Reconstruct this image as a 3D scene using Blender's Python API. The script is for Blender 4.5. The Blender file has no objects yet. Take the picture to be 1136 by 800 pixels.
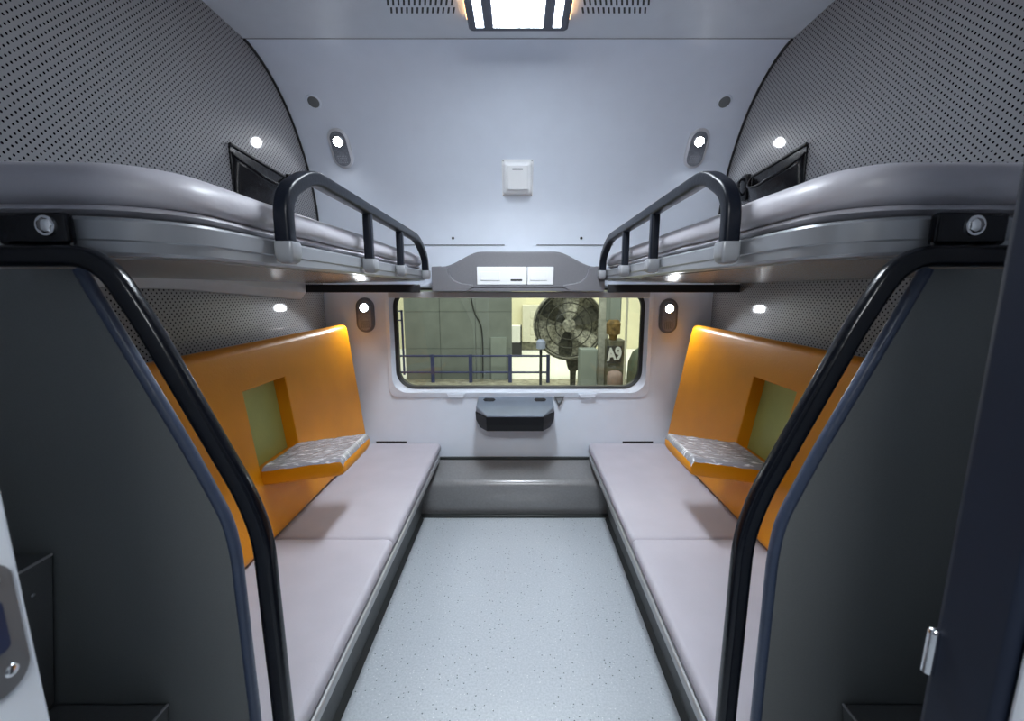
import bpy, bmesh, math, random
from mathutils import Vector, Matrix, noise
random.seed(4)
C = bpy.context.scene.collection
PI = math.pi
XC = -0.022           # centre line of the aisle
WX = 1.09             # partitions stand at +-WX
CEIL = 2.24

# ------------------------------------------------------------------ materials
def node_mat(name):
    m = bpy.data.materials.new(name); m.use_nodes = True
    nt = m.node_tree
    return m, nt, nt.nodes['Principled BSDF']

def mat(name, col, rough=.5, metal=0., coat=0., vary=.06, vscale=12., bump=0., bscale=60., spec=.5, coat_rough=.1):
    m, nt, b = node_mat(name)
    b.inputs['Roughness'].default_value = rough
    b.inputs['Metallic'].default_value = metal
    b.inputs['Coat Weight'].default_value = coat
    b.inputs['Coat Roughness'].default_value = coat_rough
    b.inputs['Specular IOR Level'].default_value = spec
    tc = nt.nodes.new('ShaderNodeTexCoord')
    n = nt.nodes.new('ShaderNodeTexNoise'); n.inputs['Scale'].default_value = vscale; n.inputs['Detail'].default_value = 4
    nt.links.new(tc.outputs['Object'], n.inputs['Vector'])
    r = nt.nodes.new('ShaderNodeValToRGB')
    r.color_ramp.elements[0].position = .3; r.color_ramp.elements[1].position = .7
    r.color_ramp.elements[0].color = tuple(c*(1-vary) for c in col)+(1,)
    r.color_ramp.elements[1].color = tuple(min(1, c*(1+vary)) for c in col)+(1,)
    nt.links.new(n.outputs['Fac'], r.inputs['Fac']); nt.links.new(r.outputs['Color'], b.inputs['Base Color'])
    if bump:
        n2 = nt.nodes.new('ShaderNodeTexNoise'); n2.inputs['Scale'].default_value = bscale; n2.inputs['Detail'].default_value = 6
        nt.links.new(tc.outputs['Object'], n2.inputs['Vector'])
        bp = nt.nodes.new('ShaderNodeBump'); bp.inputs['Strength'].default_value = bump; bp.inputs['Distance'].default_value = .01
        nt.links.new(n2.outputs['Fac'], bp.inputs['Height']); nt.links.new(bp.outputs['Normal'], b.inputs['Normal'])
    return m

def emit(name, col, s):
    m, nt, b = node_mat(name)
    b.inputs['Base Color'].default_value = col+(1,)
    b.inputs['Emission Color'].default_value = col+(1,); b.inputs['Emission Strength'].default_value = s
    return m

def perforated():
    m, nt, b = node_mat('perforated_laminate')
    N = lambda op, a, c=None: _math(nt, op, a, c)
    tc = nt.nodes.new('ShaderNodeTexCoord'); sp = nt.nodes.new('ShaderNodeSeparateXYZ')
    nt.links.new(tc.outputs['Object'], sp.inputs[0])
    p = .0186
    y, z = sp.outputs['Y'], sp.outputs['Z']
    u = N('SUBTRACT', N('FRACT', N('DIVIDE', N('ADD', y, z), p)), .5)
    v = N('SUBTRACT', N('FRACT', N('DIVIDE', N('SUBTRACT', y, z), p)), .5)
    d = N('SQRT', N('ADD', N('MULTIPLY', u, u), N('MULTIPLY', v, v)))
    hole = N('LESS_THAN', d, .215)
    n = nt.nodes.new('ShaderNodeTexNoise'); n.inputs['Scale'].default_value = 6
    nt.links.new(tc.outputs['Object'], n.inputs['Vector'])
    r = nt.nodes.new('ShaderNodeValToRGB')
    r.color_ramp.elements[0].color = (.225, .225, .238, 1); r.color_ramp.elements[1].color = (.255, .255, .268, 1)
    nt.links.new(n.outputs['Fac'], r.inputs['Fac'])
    mx = nt.nodes.new('ShaderNodeMix'); mx.data_type = 'RGBA'
    nt.links.new(hole, mx.inputs['Factor']); nt.links.new(r.outputs['Color'], mx.inputs[6])
    mx.inputs[7].default_value = (.004, .004, .006, 1)
    nt.links.new(mx.outputs[2], b.inputs['Base Color'])
    b.inputs['Roughness'].default_value = .5
    nt.links.new(N('MULTIPLY', N('SUBTRACT', 1.0, hole), .25), b.inputs['Specular IOR Level'])
    nt.links.new(N('MULTIPLY', N('SUBTRACT', 1.0, hole), .45), b.inputs['Coat Weight']); b.inputs['Coat Roughness'].default_value = .06
    return m

def _math(nt, op, a, c=None):
    n = nt.nodes.new('ShaderNodeMath'); n.operation = op
    for i, v in enumerate((a, c)):
        if v is None: continue
        if isinstance(v, (int, float)): n.inputs[i].default_value = v
        else: nt.links.new(v, n.inputs[i])
    return n.outputs[0]

def floor_mat():
    m, nt, b = node_mat('speckled_vinyl')
    tc = nt.nodes.new('ShaderNodeTexCoord')
    def specks(scale, thr):
        v = nt.nodes.new('ShaderNodeTexVoronoi'); v.inputs['Scale'].default_value = scale
        nt.links.new(tc.outputs['Object'], v.inputs['Vector'])
        sel = nt.nodes.new('ShaderNodeSeparateColor'); nt.links.new(v.outputs['Color'], sel.inputs[0])
        return _math(nt, 'MULTIPLY', _math(nt, 'LESS_THAN', v.outputs['Distance'], thr), _math(nt, 'GREATER_THAN', sel.outputs[0], .6))
    n = nt.nodes.new('ShaderNodeTexNoise'); n.inputs['Scale'].default_value = 150; n.inputs['Detail'].default_value = 3
    nt.links.new(tc.outputs['Object'], n.inputs['Vector'])
    r = nt.nodes.new('ShaderNodeValToRGB')
    r.color_ramp.elements[0].position = .35; r.color_ramp.elements[1].position = .65
    r.color_ramp.elements[0].color = (.42, .46, .50, 1); r.color_ramp.elements[1].color = (.51, .545, .585, 1)
    nt.links.new(n.outputs['Fac'], r.inputs['Fac'])
    mx = nt.nodes.new('ShaderNodeMix'); mx.data_type = 'RGBA'
    nt.links.new(specks(70, .16), mx.inputs['Factor']); nt.links.new(r.outputs['Color'], mx.inputs[6]); mx.inputs[7].default_value = (.10, .12, .13, 1)
    m2 = nt.nodes.new('ShaderNodeMix'); m2.data_type = 'RGBA'
    nt.links.new(specks(95, .14), m2.inputs['Factor']); nt.links.new(mx.outputs[2], m2.inputs[6]); m2.inputs[7].default_value = (.75, .77, .76, 1)
    nt.links.new(m2.outputs[2], b.inputs['Base Color'])
    b.inputs['Roughness'].default_value = .4; b.inputs['Coat Weight'].default_value = .7; b.inputs['Coat Roughness'].default_value = .05
    return m

def glass_mat():
    m = bpy.data.materials.new('window_glass'); m.use_nodes = True
    nt = m.node_tree; nt.nodes.clear()
    out = nt.nodes.new('ShaderNodeOutputMaterial'); mix = nt.nodes.new('ShaderNodeMixShader')
    t = nt.nodes.new('ShaderNodeBsdfTransparent'); g = nt.nodes.new('ShaderNodeBsdfGlossy'); f = nt.nodes.new('ShaderNodeFresnel')
    t.inputs['Color'].default_value = (.90, .95, .92, 1); g.inputs['Roughness'].default_value = .01; f.inputs['IOR'].default_value = 1.5
    nt.links.new(f.outputs[0], mix.inputs[0]); nt.links.new(t.outputs[0], mix.inputs[1]); nt.links.new(g.outputs[0], mix.inputs[2])
    nt.links.new(mix.outputs[0], out.inputs[0])
    return m

def film_mat():
    m, nt, b = node_mat('clear_plastic_film')
    tc = nt.nodes.new('ShaderNodeTexCoord'); mp = nt.nodes.new('ShaderNodeMapping')
    mp.inputs['Rotation'].default_value = (0, 0, .6); mp.inputs['Scale'].default_value = (14, 120, 14)
    nt.links.new(tc.outputs['Object'], mp.inputs[0])
    n = nt.nodes.new('ShaderNodeTexNoise'); n.inputs['Scale'].default_value = 1.4; n.inputs['Detail'].default_value = 2.5; n.inputs['Distortion'].default_value = .5
    nt.links.new(mp.outputs[0], n.inputs['Vector'])
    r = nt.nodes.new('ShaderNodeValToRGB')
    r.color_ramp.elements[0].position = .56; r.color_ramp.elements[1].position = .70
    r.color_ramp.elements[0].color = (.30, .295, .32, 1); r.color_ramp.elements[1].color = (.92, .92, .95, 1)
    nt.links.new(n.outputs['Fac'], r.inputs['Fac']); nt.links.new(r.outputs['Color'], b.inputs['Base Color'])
    bp = nt.nodes.new('ShaderNodeBump'); bp.inputs['Strength'].default_value = .5; bp.inputs['Distance'].default_value = .004
    nt.links.new(n.outputs['Fac'], bp.inputs['Height']); nt.links.new(bp.outputs['Normal'], b.inputs['Normal'])
    b.inputs['Roughness'].default_value = .14; b.inputs['Alpha'].default_value = .93
    return m

M = dict(
    wall=mat('pale_wall_laminate', (.645, .695, .785), .42, vary=.015, bump=.02, bscale=300),
    ceiling=mat('ceiling_laminate', (.58, .61, .655), .45, vary=.02),
    perf=perforated(), floor=floor_mat(), glass=glass_mat(), film=film_mat(),
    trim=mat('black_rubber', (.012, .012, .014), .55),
    seam=mat('seam_dark', (.05, .05, .06), .6),
    black=mat('black_painted_tube', (.003, .004, .007), .20, bump=.05, bscale=120, spec=.3),
    navy=mat('navy_painted_tube', (.040, .055, .095), .33, bump=.15, bscale=70),
    rail=mat('charcoal_rail', (.006, .008, .014), .34, bump=.05, bscale=100, spec=.2),
    darkpanel=mat('charcoal_laminate', (.125, .133, .133), .45, vary=.05, vscale=400, bump=.05, bscale=400),
    stair=mat('charcoal_stair', (.095, .098, .10), .42, vary=.06, vscale=300),
    stairedge=mat('worn_edge', (.30, .30, .31), .4),
    fascia=mat('berth_fascia_grey', (.255, .265, .285), .30, metal=.25, vary=.02, coat=.25),
    under=mat('berth_underside', (.25, .237, .225), .22, metal=.35, vary=.10, vscale=20, bump=.04, bscale=30),
    mount=mat('socket_light_grey', (.29, .30, .32), .35, metal=.2),
    mattress=mat('grey_mattress_fabric', (.43, .412, .462), .75, vary=.03, vscale=8, bump=.10, bscale=350),
    mattop=mat('grey_mattress_vinyl', (.43, .418, .455), .42, vary=.03, vscale=6, bump=.06, bscale=60),
    orange=mat('orange_vinyl', (.74, .275, .004), .42, spec=.35, vary=.06, vscale=5, bump=.10, bscale=140),
    green=mat('olive_green_vinyl', (.40, .44, .13), .45, vary=.06, bump=.10, bscale=200),
    metal=mat('brushed_steel', (.62, .63, .65), .28, metal=1),
    chrome=mat('chrome', (.80, .81, .83), .12, metal=1),
    benchrail=mat('bench_rail_metal', (.36, .37, .38), .35, metal=.5, bump=.1, bscale=30),
    benchbase=mat('bench_base_dark', (.022, .026, .025), .5),
    heater=mat('heater_cover_grey', (.185, .185, .19), .34, vary=.08, vscale=90, coat=.5, coat_rough=.16),
    console=mat('console_grey', (.15, .15, .165), .45, vary=.05, vscale=200),
    console2=mat('console_recess_grey', (.125, .125, .14), .5, vary=.05, vscale=200),
    beam=mat('beam_grey_paint', (.47, .48, .50), .45),
    white=mat('white_plastic', (.80, .81, .82), .35, vary=.01),
    greyplastic=mat('grey_plastic', (.30, .31, .33), .45),
    lampplate=mat('lamp_plate_grey', (.17, .18, .21), .4, vary=.3, vscale=250),
    lampbezel=mat('lamp_bezel_silver', (.66, .67, .70), .3, metal=.4),
    table=mat('black_table_plastic', (.004, .004, .006), .45, spec=.25, vary=.1),
    tabletop=mat('table_top_plastic_sheen', (.17, .20, .25), .30),  # bluish reflection on the black tray's lid is put into the base colour
    leather=mat('black_leatherette', (.008, .008, .010), .25, spec=.35, bump=.15, bscale=50),
    doorwhite=mat('door_jamb_white', (.66, .70, .76), .4, vary=.02),
    steelplate=mat('dull_steel', (.13, .13, .135), .42, metal=.3),
    lampframe=mat('lamp_frame_grey', (.055, .06, .085), .4),
    lampglow=emit('lamp_diffuser', (.84, .92, 1.0), 26.),
    lampside=emit('lamp_side_strip', (.82, .90, 1.0), 14.),
    lampwarm=emit('lamp_warm_edge', (1.0, .55, .22), 7.),
    led=emit('reading_led', (.92, .96, 1.0), 60.),
)

# ------------------------------------------------------------------ helpers
def link(name, me, m, parent=None):
    o = bpy.data.objects.new(name, me); C.objects.link(o)
    if m is not None: me.materials.append(m)
    if parent is not None: o.parent = parent
    return o

def obj(name, bm, m, parent=None, smooth=True, bevel=0., seg=2, angle=35):
    bmesh.ops.recalc_face_normals(bm, faces=bm.faces[:])
    me = bpy.data.meshes.new(name); bm.to_mesh(me); bm.free()
    o = link(name, me, m, parent)
    if bevel:
        b = o.modifiers.new('bevel', 'BEVEL'); b.width = bevel; b.segments = seg; b.limit_method = 'ANGLE'; b.angle_limit = math.radians(40)
    if smooth:
        for p in me.polygons: p.use_smooth = True
        try:
            me.set_sharp_from_angle(angle=math.radians(angle))
        except Exception: pass
    return o

def tag(o, label, cat, group=None):
    o['label'] = label; o['category'] = cat
    if group: o['group'] = group
    return o

def thing(name, label, cat, loc=(0, 0, 0), group=None, matrix=None):
    o = bpy.data.objects.new(name, None); C.objects.link(o)
    o.empty_display_size = .05
    if matrix is not None: o.matrix_world = matrix
    else: o.location = loc
    return tag(o, label, cat, group)

def structure(o):
    o['kind'] = 'structure'; return o

def setlabel(o, s):
    o['label'] = s; return o

def box(bm, x0, x1, y0, y1, z0, z1):
    vs = [bm.verts.new((x, y, z)) for z in (z0, z1) for y in (y0, y1) for x in (x0, x1)]
    for f in ((0, 1, 3, 2), (4, 6, 7, 5), (0, 4, 5, 1), (2, 3, 7, 6), (0, 2, 6, 4), (1, 5, 7, 3)):
        bm.faces.new([vs[i] for i in f])
    return bm

def nb(): return bmesh.new()

def loft(bm, loops, cap0=True, cap1=True, closed=True):
    rs = [[bm.verts.new(p) for p in L] for L in loops]
    n = len(rs[0])
    for a, b in zip(rs, rs[1:]):
        for i in range(n if closed else n-1):
            j = (i+1) % n
            bm.faces.new((a[i], a[j], b[j], b[i]))
    if cap0: bm.faces.new(rs[0])
    if cap1: bm.faces.new(rs[-1])
    return rs

def ring_solid(bm, loops):      # closed in both directions
    rs = [[bm.verts.new(p) for p in L] for L in loops]
    n = len(rs[0]); k = len(rs)
    for a in range(k):
        A, B = rs[a], rs[(a+1) % k]
        for i in range(n):
            j = (i+1) % n
            bm.faces.new((A[i], A[j], B[j], B[i]))

def fillet(pts, r, n=8):
    pts = [Vector(p) for p in pts]; out = [pts[0]]
    rr = r if isinstance(r, (list, tuple)) else [r]*len(pts)
    for i in range(1, len(pts)-1):
        p, a, b = pts[i], pts[i-1], pts[i+1]
        d1, d2 = (a-p), (b-p)
        c = min(rr[i], d1.length*.48, d2.length*.48)
        s, e = p+d1.normalized()*c, p+d2.normalized()*c
        for k in range(n+1):
            t = k/n
            out.append((1-t)**2*s+2*t*(1-t)*p+t*t*e)
    out.append(pts[-1]); return out

def section(w, h, r, n=4):
    r = min(r, w/2-1e-5, h/2-1e-5); L = []
    for cx, cy, a0 in ((w/2-r, h/2-r, 0), (-w/2+r, h/2-r, PI/2), (-w/2+r, -h/2+r, PI), (w/2-r, -h/2+r, 3*PI/2)):
        for k in range(n+1):
            a = a0+k/n*PI/2
            L.append((cx+r*math.cos(a), cy+r*math.sin(a)))
    return L

def sweep(bm, pts, w, h, r, plane_n):     # w in the bend plane, h across it
    N = Vector(plane_n).normalized(); sec = section(w, h, r); loops = []
    for i, p in enumerate(pts):
        t = (pts[min(i+1, len(pts)-1)]-pts[max(i-1, 0)]).normalized()
        u = t.cross(N).normalized()
        loops.append([p+u*a+N*b for a, b in sec])
    loft(bm, loops); return bm

def cyl(bm, c, axis, r, h, n=24, r2=None):
    c = Vector(c); A = Vector(axis).normalized(); q = A.to_track_quat('Z', 'Y')
    r2 = r if r2 is None else r2
    L = lambda rad, d: [c+A*d+q @ Vector((rad*math.cos(2*PI*k/n), rad*math.sin(2*PI*k/n), 0)) for k in range(n)]
    loft(bm, [L(r, 0), L(r2, h)]); return bm

def dome(bm, c, axis, r, h, n=24, m=6):
    c = Vector(c); A = Vector(axis).normalized(); q = A.to_track_quat('Z', 'Y')
    L = []
    for k in range(m):
        a = k/m*PI/2
        L.append([c+A*(h*math.sin(a))+q @ Vector((r*math.cos(a)*math.cos(2*PI*i/n), r*math.cos(a)*math.sin(2*PI*i/n), 0)) for i in range(n)])
    loft(bm, L); return bm

def prism_y(bm, poly, y0, y1):            # poly in (x,z)
    loft(bm, [[(x, y0, z) for x, z in poly], [(x, y1, z) for x, z in poly]]); return bm

def rrect(cx, cy, w, h, r, n=8):
    return [(cx+a, cy+b) for a, b in section(w, h, r, n)]

def side(s): return 'left' if s < 0 else 'right'

# ------------------------------------------------------------------ setting: shell
bm = nb(); box(bm, -1.15, 1.15, -1.6, 2.4, -.04, 0); structure(obj('floor', bm, M['floor'], smooth=False))
bm = nb(); box(bm, -1.15, 1.15, -1.6, 1.87, CEIL, CEIL+.04); structure(obj('ceiling', bm, M['ceiling'], smooth=False))

PROF = [(2.40, 1.50), (2.395, 1.62), (2.385, 1.70), (2.355, 1.80), (2.305, 1.91), (2.24, 2.01), (2.17, 2.09), (2.09, 2.155), (2.0, 2.205), (1.92, 2.232), (1.87, 2.24)]
def cat(p0, p1, p2, p3, t):
    f = lambda a, b, c, d: .5*(2*b+(c-a)*t+(2*a-5*b+4*c-d)*t*t+(3*b-a-3*c+d)*t**3)
    return tuple(f(*v) for v in zip(p0, p1, p2, p3))
prof = []
for i in range(len(PROF)-1):
    a, b = PROF[max(i-1, 0)], PROF[min(i+2, len(PROF)-1)]
    for k in range(5): prof.append(cat(a, PROF[i], PROF[i+1], b, k/5))
prof.append(PROF[-1])
def wall_frame(x, z):                      # local x right, y up the wall, z out of the wall into the room
    if z <= prof[0][1]: y, t = 2.40, Vector((0, 0, 1))
    else:
        for (ya, za), (yb, zb) in zip(prof, prof[1:]):
            if za <= z <= zb:
                f = (z-za)/(zb-za); y = ya+f*(yb-ya); t = Vector((0, yb-ya, zb-za)).normalized(); break
    ex = Vector((1, 0, 0)); ez = ex.cross(t)
    m = Matrix.Identity(4)
    for r in range(3):
        m[r][0], m[r][1], m[r][2] = ex[r], t[r], ez[r]
    m[0][3], m[1][3], m[2][3] = x, y, z
    return m

OX0, OX1, OZ0, OZ1 = -.735, .735, .650, 1.275     # window opening
bm = nb()
box(bm, -1.15, OX0, 2.40, 2.46, 0, 1.5); box(bm, OX1, 1.15, 2.40, 2.46, 0, 1.5)
box(bm, OX0, OX1, 2.40, 2.46, 0, OZ0); box(bm, OX0, OX1, 2.40, 2.46, OZ1, 1.5)
n = len(prof)
outer = []
for i, (y, z) in enumerate(prof):
    a = prof[max(i-1, 0)]; b = prof[min(i+1, n-1)]
    t = Vector((b[0]-a[0], b[1]-a[1])).normalized()
    outer.append((y+t.y*.04, z-t.x*.04))
poly = prof+outer[::-1]
loft(bm, [[(x, y, z) for y, z in poly] for x in (-1.15, 1.15)])
structure(obj('wall_back', bm, M['wall'], angle=20))

for s, nm in ((-1, 'wall_left'), (1, 'wall_right')):
    bm = nb()
    xs = sorted((s*WX, s*(WX+.05)))
    box(bm, xs[0], xs[1], .27, 2.40, 0, CEIL)
    structure(obj(nm, bm, M['perf'], smooth=False))
# the front wall with the doorway
for s, x0 in ((-1, -.325), (1, .34)):
    xs = sorted((x0, s*1.15)); bm = nb(); box(bm, xs[0], xs[1], .10, .25, 0, CEIL)
    structure(obj('wall_front', bm, M['doorwhite'], smooth=False, bevel=.003))
# black gasket lines where the partitions meet the curved wall
for k, s in enumerate((-1, 1)):
    bm = nb(); pts = [Vector((s*(WX-.004), y-.004, z-.004)) for y, z in prof]
    pts = [Vector((s*(WX-.004), 2.394, 1.37))]+pts
    sweep(bm, pts, .009, .010, .003, (1, 0, 0)); structure(obj('trim_%d' % (k+1), bm, M['trim']))
# panel joints of the back wall
bm = nb(); box(bm, -.66, -.075, 2.396, 2.402, 1.4965, 1.5005); box(bm, .10, .52, 2.396, 2.402, 1.4965, 1.5005); structure(obj('trim_3', bm, M['seam'], smooth=False))
bm = nb(); box(bm, -.073, .098, 2.394, 2.402, 1.455, 1.50); structure(obj('trim_4', bm, M['wall'], smooth=False))
bm = nb(); box(bm, -WX, WX, 1.866, 1.872, CEIL-.0015, CEIL+.001); structure(obj('trim_5', bm, M['greyplastic'], smooth=False))

# ------------------------------------------------------------------ window
win = bpy.data.objects.new('window_1', None); C.objects.link(win); structure(win)
def wloop(w, h, cx, cz, r, y): return [(x, y, z) for x, z in rrect(cx, cz, w, h, r, 10)]
bm = nb()
ring_solid(bm, [wloop(1.50, .650, .004, .968, .05, 2.40), wloop(1.50, .650, .004, .968, .05, 2.388), wloop(1.455, .605, .004, .972, .085, 2.380), wloop(1.415, .575, .004, .977, .105, 2.405), wloop(1.415, .575, .004, .977, .105, 2.44), wloop(1.50, .65, .004, .968, .05, 2.44)])
obj('window_frame', bm, M['wall'], win)
bm = nb()
ring_solid(bm, [wloop(1.418, .578, .004, .977, .106, 2.400), wloop(1.388, .552, .004, .978, .10, 2.412), wloop(1.388, .552, .004, .978, .10, 2.44), wloop(1.418, .578, .004, .977, .106, 2.44)])
setlabel(obj('gasket', bm, M['trim'], win), 'black rubber gasket')
bm = nb(); loft(bm, [wloop(1.39, .555, .004, .978, .10, 2.425), wloop(1.39, .555, .004, .978, .10, 2.430)])
obj('pane', bm, M['glass'], win, smooth=False)
for x in (-.36, .40):
    bm = nb(); prism_y(bm, [(x-.055, .665), (x-.04, .640), (x+.04, .640), (x+.055, .665)], 2.374, 2.40); obj('clip', bm, M['wall'], win, bevel=.003)
bm = nb(); box(bm, -.715, .725, 2.345, 2.386, 1.212, 1.246); obj('window_head_rail', bm, M['beam'], win, bevel=.006)

# ------------------------------------------------------------------ heater cover under the window
t = thing('heater_cover', 'grey rounded heater cover step along the floor under the window', 'heater cover', (0, 2.3, 0))
def at(o, bm):  # keep world coordinates under a thing with a translation
    bmesh.ops.translate(bm, verts=bm.verts[:], vec=-o.location); return bm
pf = [(2.398, 0), (2.222, 0), (2.208, .05), (2.200, .15)]+[(2.245-.045*math.cos(k/10*1.35), .172+.045*math.sin(k/10*1.35)) for k in range(11)]+[(2.36, .250), (2.376, .262), (2.398, .262)]
bm = nb(); loft(bm, [[(x, y, z) for y, z in pf] for x in (-.56, .53)]); obj('casing', at(t, bm), M['heater'], t, angle=50)
bm = nb(); box(bm, -.53, .50, 2.378, 2.398, .262, .276); obj('ledge_strip', at(t, bm), M['benchbase'], t, bevel=.003)
bm = nb(); box(bm, -.555, .525, 2.185, 2.207, 0, .018); obj('foot_strip', at(t, bm), M['benchbase'], t, bevel=.004)

# ------------------------------------------------------------------ benches
def outline_rect(s, a0, y0, y1, d, r, wall=1.085, step=.03):
    """closed outline between the aisle edge (a0 from the centre line) and the wall; d insets the free edges"""
    a = a0+d; rr = max(r-d, .006); P = []
    X = lambda a_: XC+s*a_
    wx = s*wall
    Y0, Y1 = y0+d, y1-d*.4
    def line(p, q):
        L = math.hypot(q[0]-p[0], q[1]-p[1]); k = max(1, int(round(L/step)))
        return [(p[0]+(q[0]-p[0])*i/k, p[1]+(q[1]-p[1])*i/k) for i in range(k)]
    NS = [int(round(v/step)) for v in (.6-r, 1.7-2*r, .6)]
    def lineN(p, q, k): return [(p[0]+(q[0]-p[0])*i/k, p[1]+(q[1]-p[1])*i/k) for i in range(k)]
    c = (X(a+rr), Y0+rr)
    P += lineN((wx, Y0), (X(a+rr), Y0), 14)
    for k in range(9):
        an = k/8*PI/2
        P.append((X(a+rr-rr*math.sin(an)), Y0+rr-rr*math.cos(an)))
    P += lineN((X(a), Y0+rr), (X(a), Y1-.012), 50)[1:]
    for k in range(4):
        an = k/3*PI/2
        P.append((X(a+.012-.012*math.cos(an)), Y1-.012+.012*math.sin(an)))
    P += lineN((X(a+.012), Y1), (wx, Y1), 14)[1:]
    P.append((wx, Y1))
    return P

def soft_slab(bm, s, a0, y0, y1, r, levels, amp=0., seed=0, wall=1.085):
    loops = []
    for z, d in levels:
        L = []
        for x, y in outline_rect(s, a0, y0, y1, d, r, wall):
            q = noise.noise(Vector((x*7+seed, y*7, z*20)))
            dx = amp*q if abs(x-s*wall) > 1e-4 else 0
            L.append((x+dx, y+(amp*noise.noise(Vector((x*9, y*5+seed, 3.)))if abs(y-y1) > .1 else 0), z+amp*.25*noise.noise(Vector((x*6, y*6, seed+z*8)))))
        loops.append(L)
    loft(bm, loops); return bm

for s in (-1, 1):
    sd = side(s)
    t = thing('sleeper_bench', f'lower bench along the {sd} partition with flat grey seat cushions', 'bench', (s*.75, 1.45, 0), 'lower benches')
    for y0, y1 in ((.655, 1.418), (1.420, 2.394)):
        bm = nb()
        soft_slab(bm, s, .436, y0, y1, .014, [(.316, .012), (.319, .003), (.324, 0), (.344, 0), (.352, .002), (.358, .007), (.3605, .016), (.361, .05)], .0012, y0)
        obj('seat_cushion', at(t, bm), M['mattress'], t, angle=60)
    bm = nb()
    sweep(bm, [Vector((XC+s*.444, .655, .296)), Vector((XC+s*.444, 2.33, .296))], .026, .030, .008, (0, 0, 1)); setlabel(obj('edge_rail', at(t, bm), M['benchrail'], t), 'metal edge rail below the cushions')
    xs = sorted((XC+s*.455, s*1.085)); bm = nb(); box(bm, xs[0], xs[1], .655, 2.392, .288, .315); obj('seat_board', at(t, bm), M['benchbase'], t, bevel=.003)
    xs = sorted((XC+s*.64, XC+s*.82)); bm = nb(); box(bm, xs[0], xs[1], 2.3945, 2.3995, .350, .370); setlabel(obj('rear_gap_shade', at(t, bm), M['trim'], t, smooth=False), 'black strip standing in for the shaded gap at the far end')  # dark strip put in for the shade of the gap behind the cushions
    xs = (XC+s*.46, XC+s*.515); bm = nb()
    loft(bm, [[(xs[0], y, .288), (xs[1], y, .03), (xs[1]-s*.012, y, .0), (xs[1]+s*.05, y, 0), (xs[1]+s*.05, y, .288)] for y in (.655, 2.17)])
    obj('base_panel', at(t, bm), M['benchbase'], t, angle=20)

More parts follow.
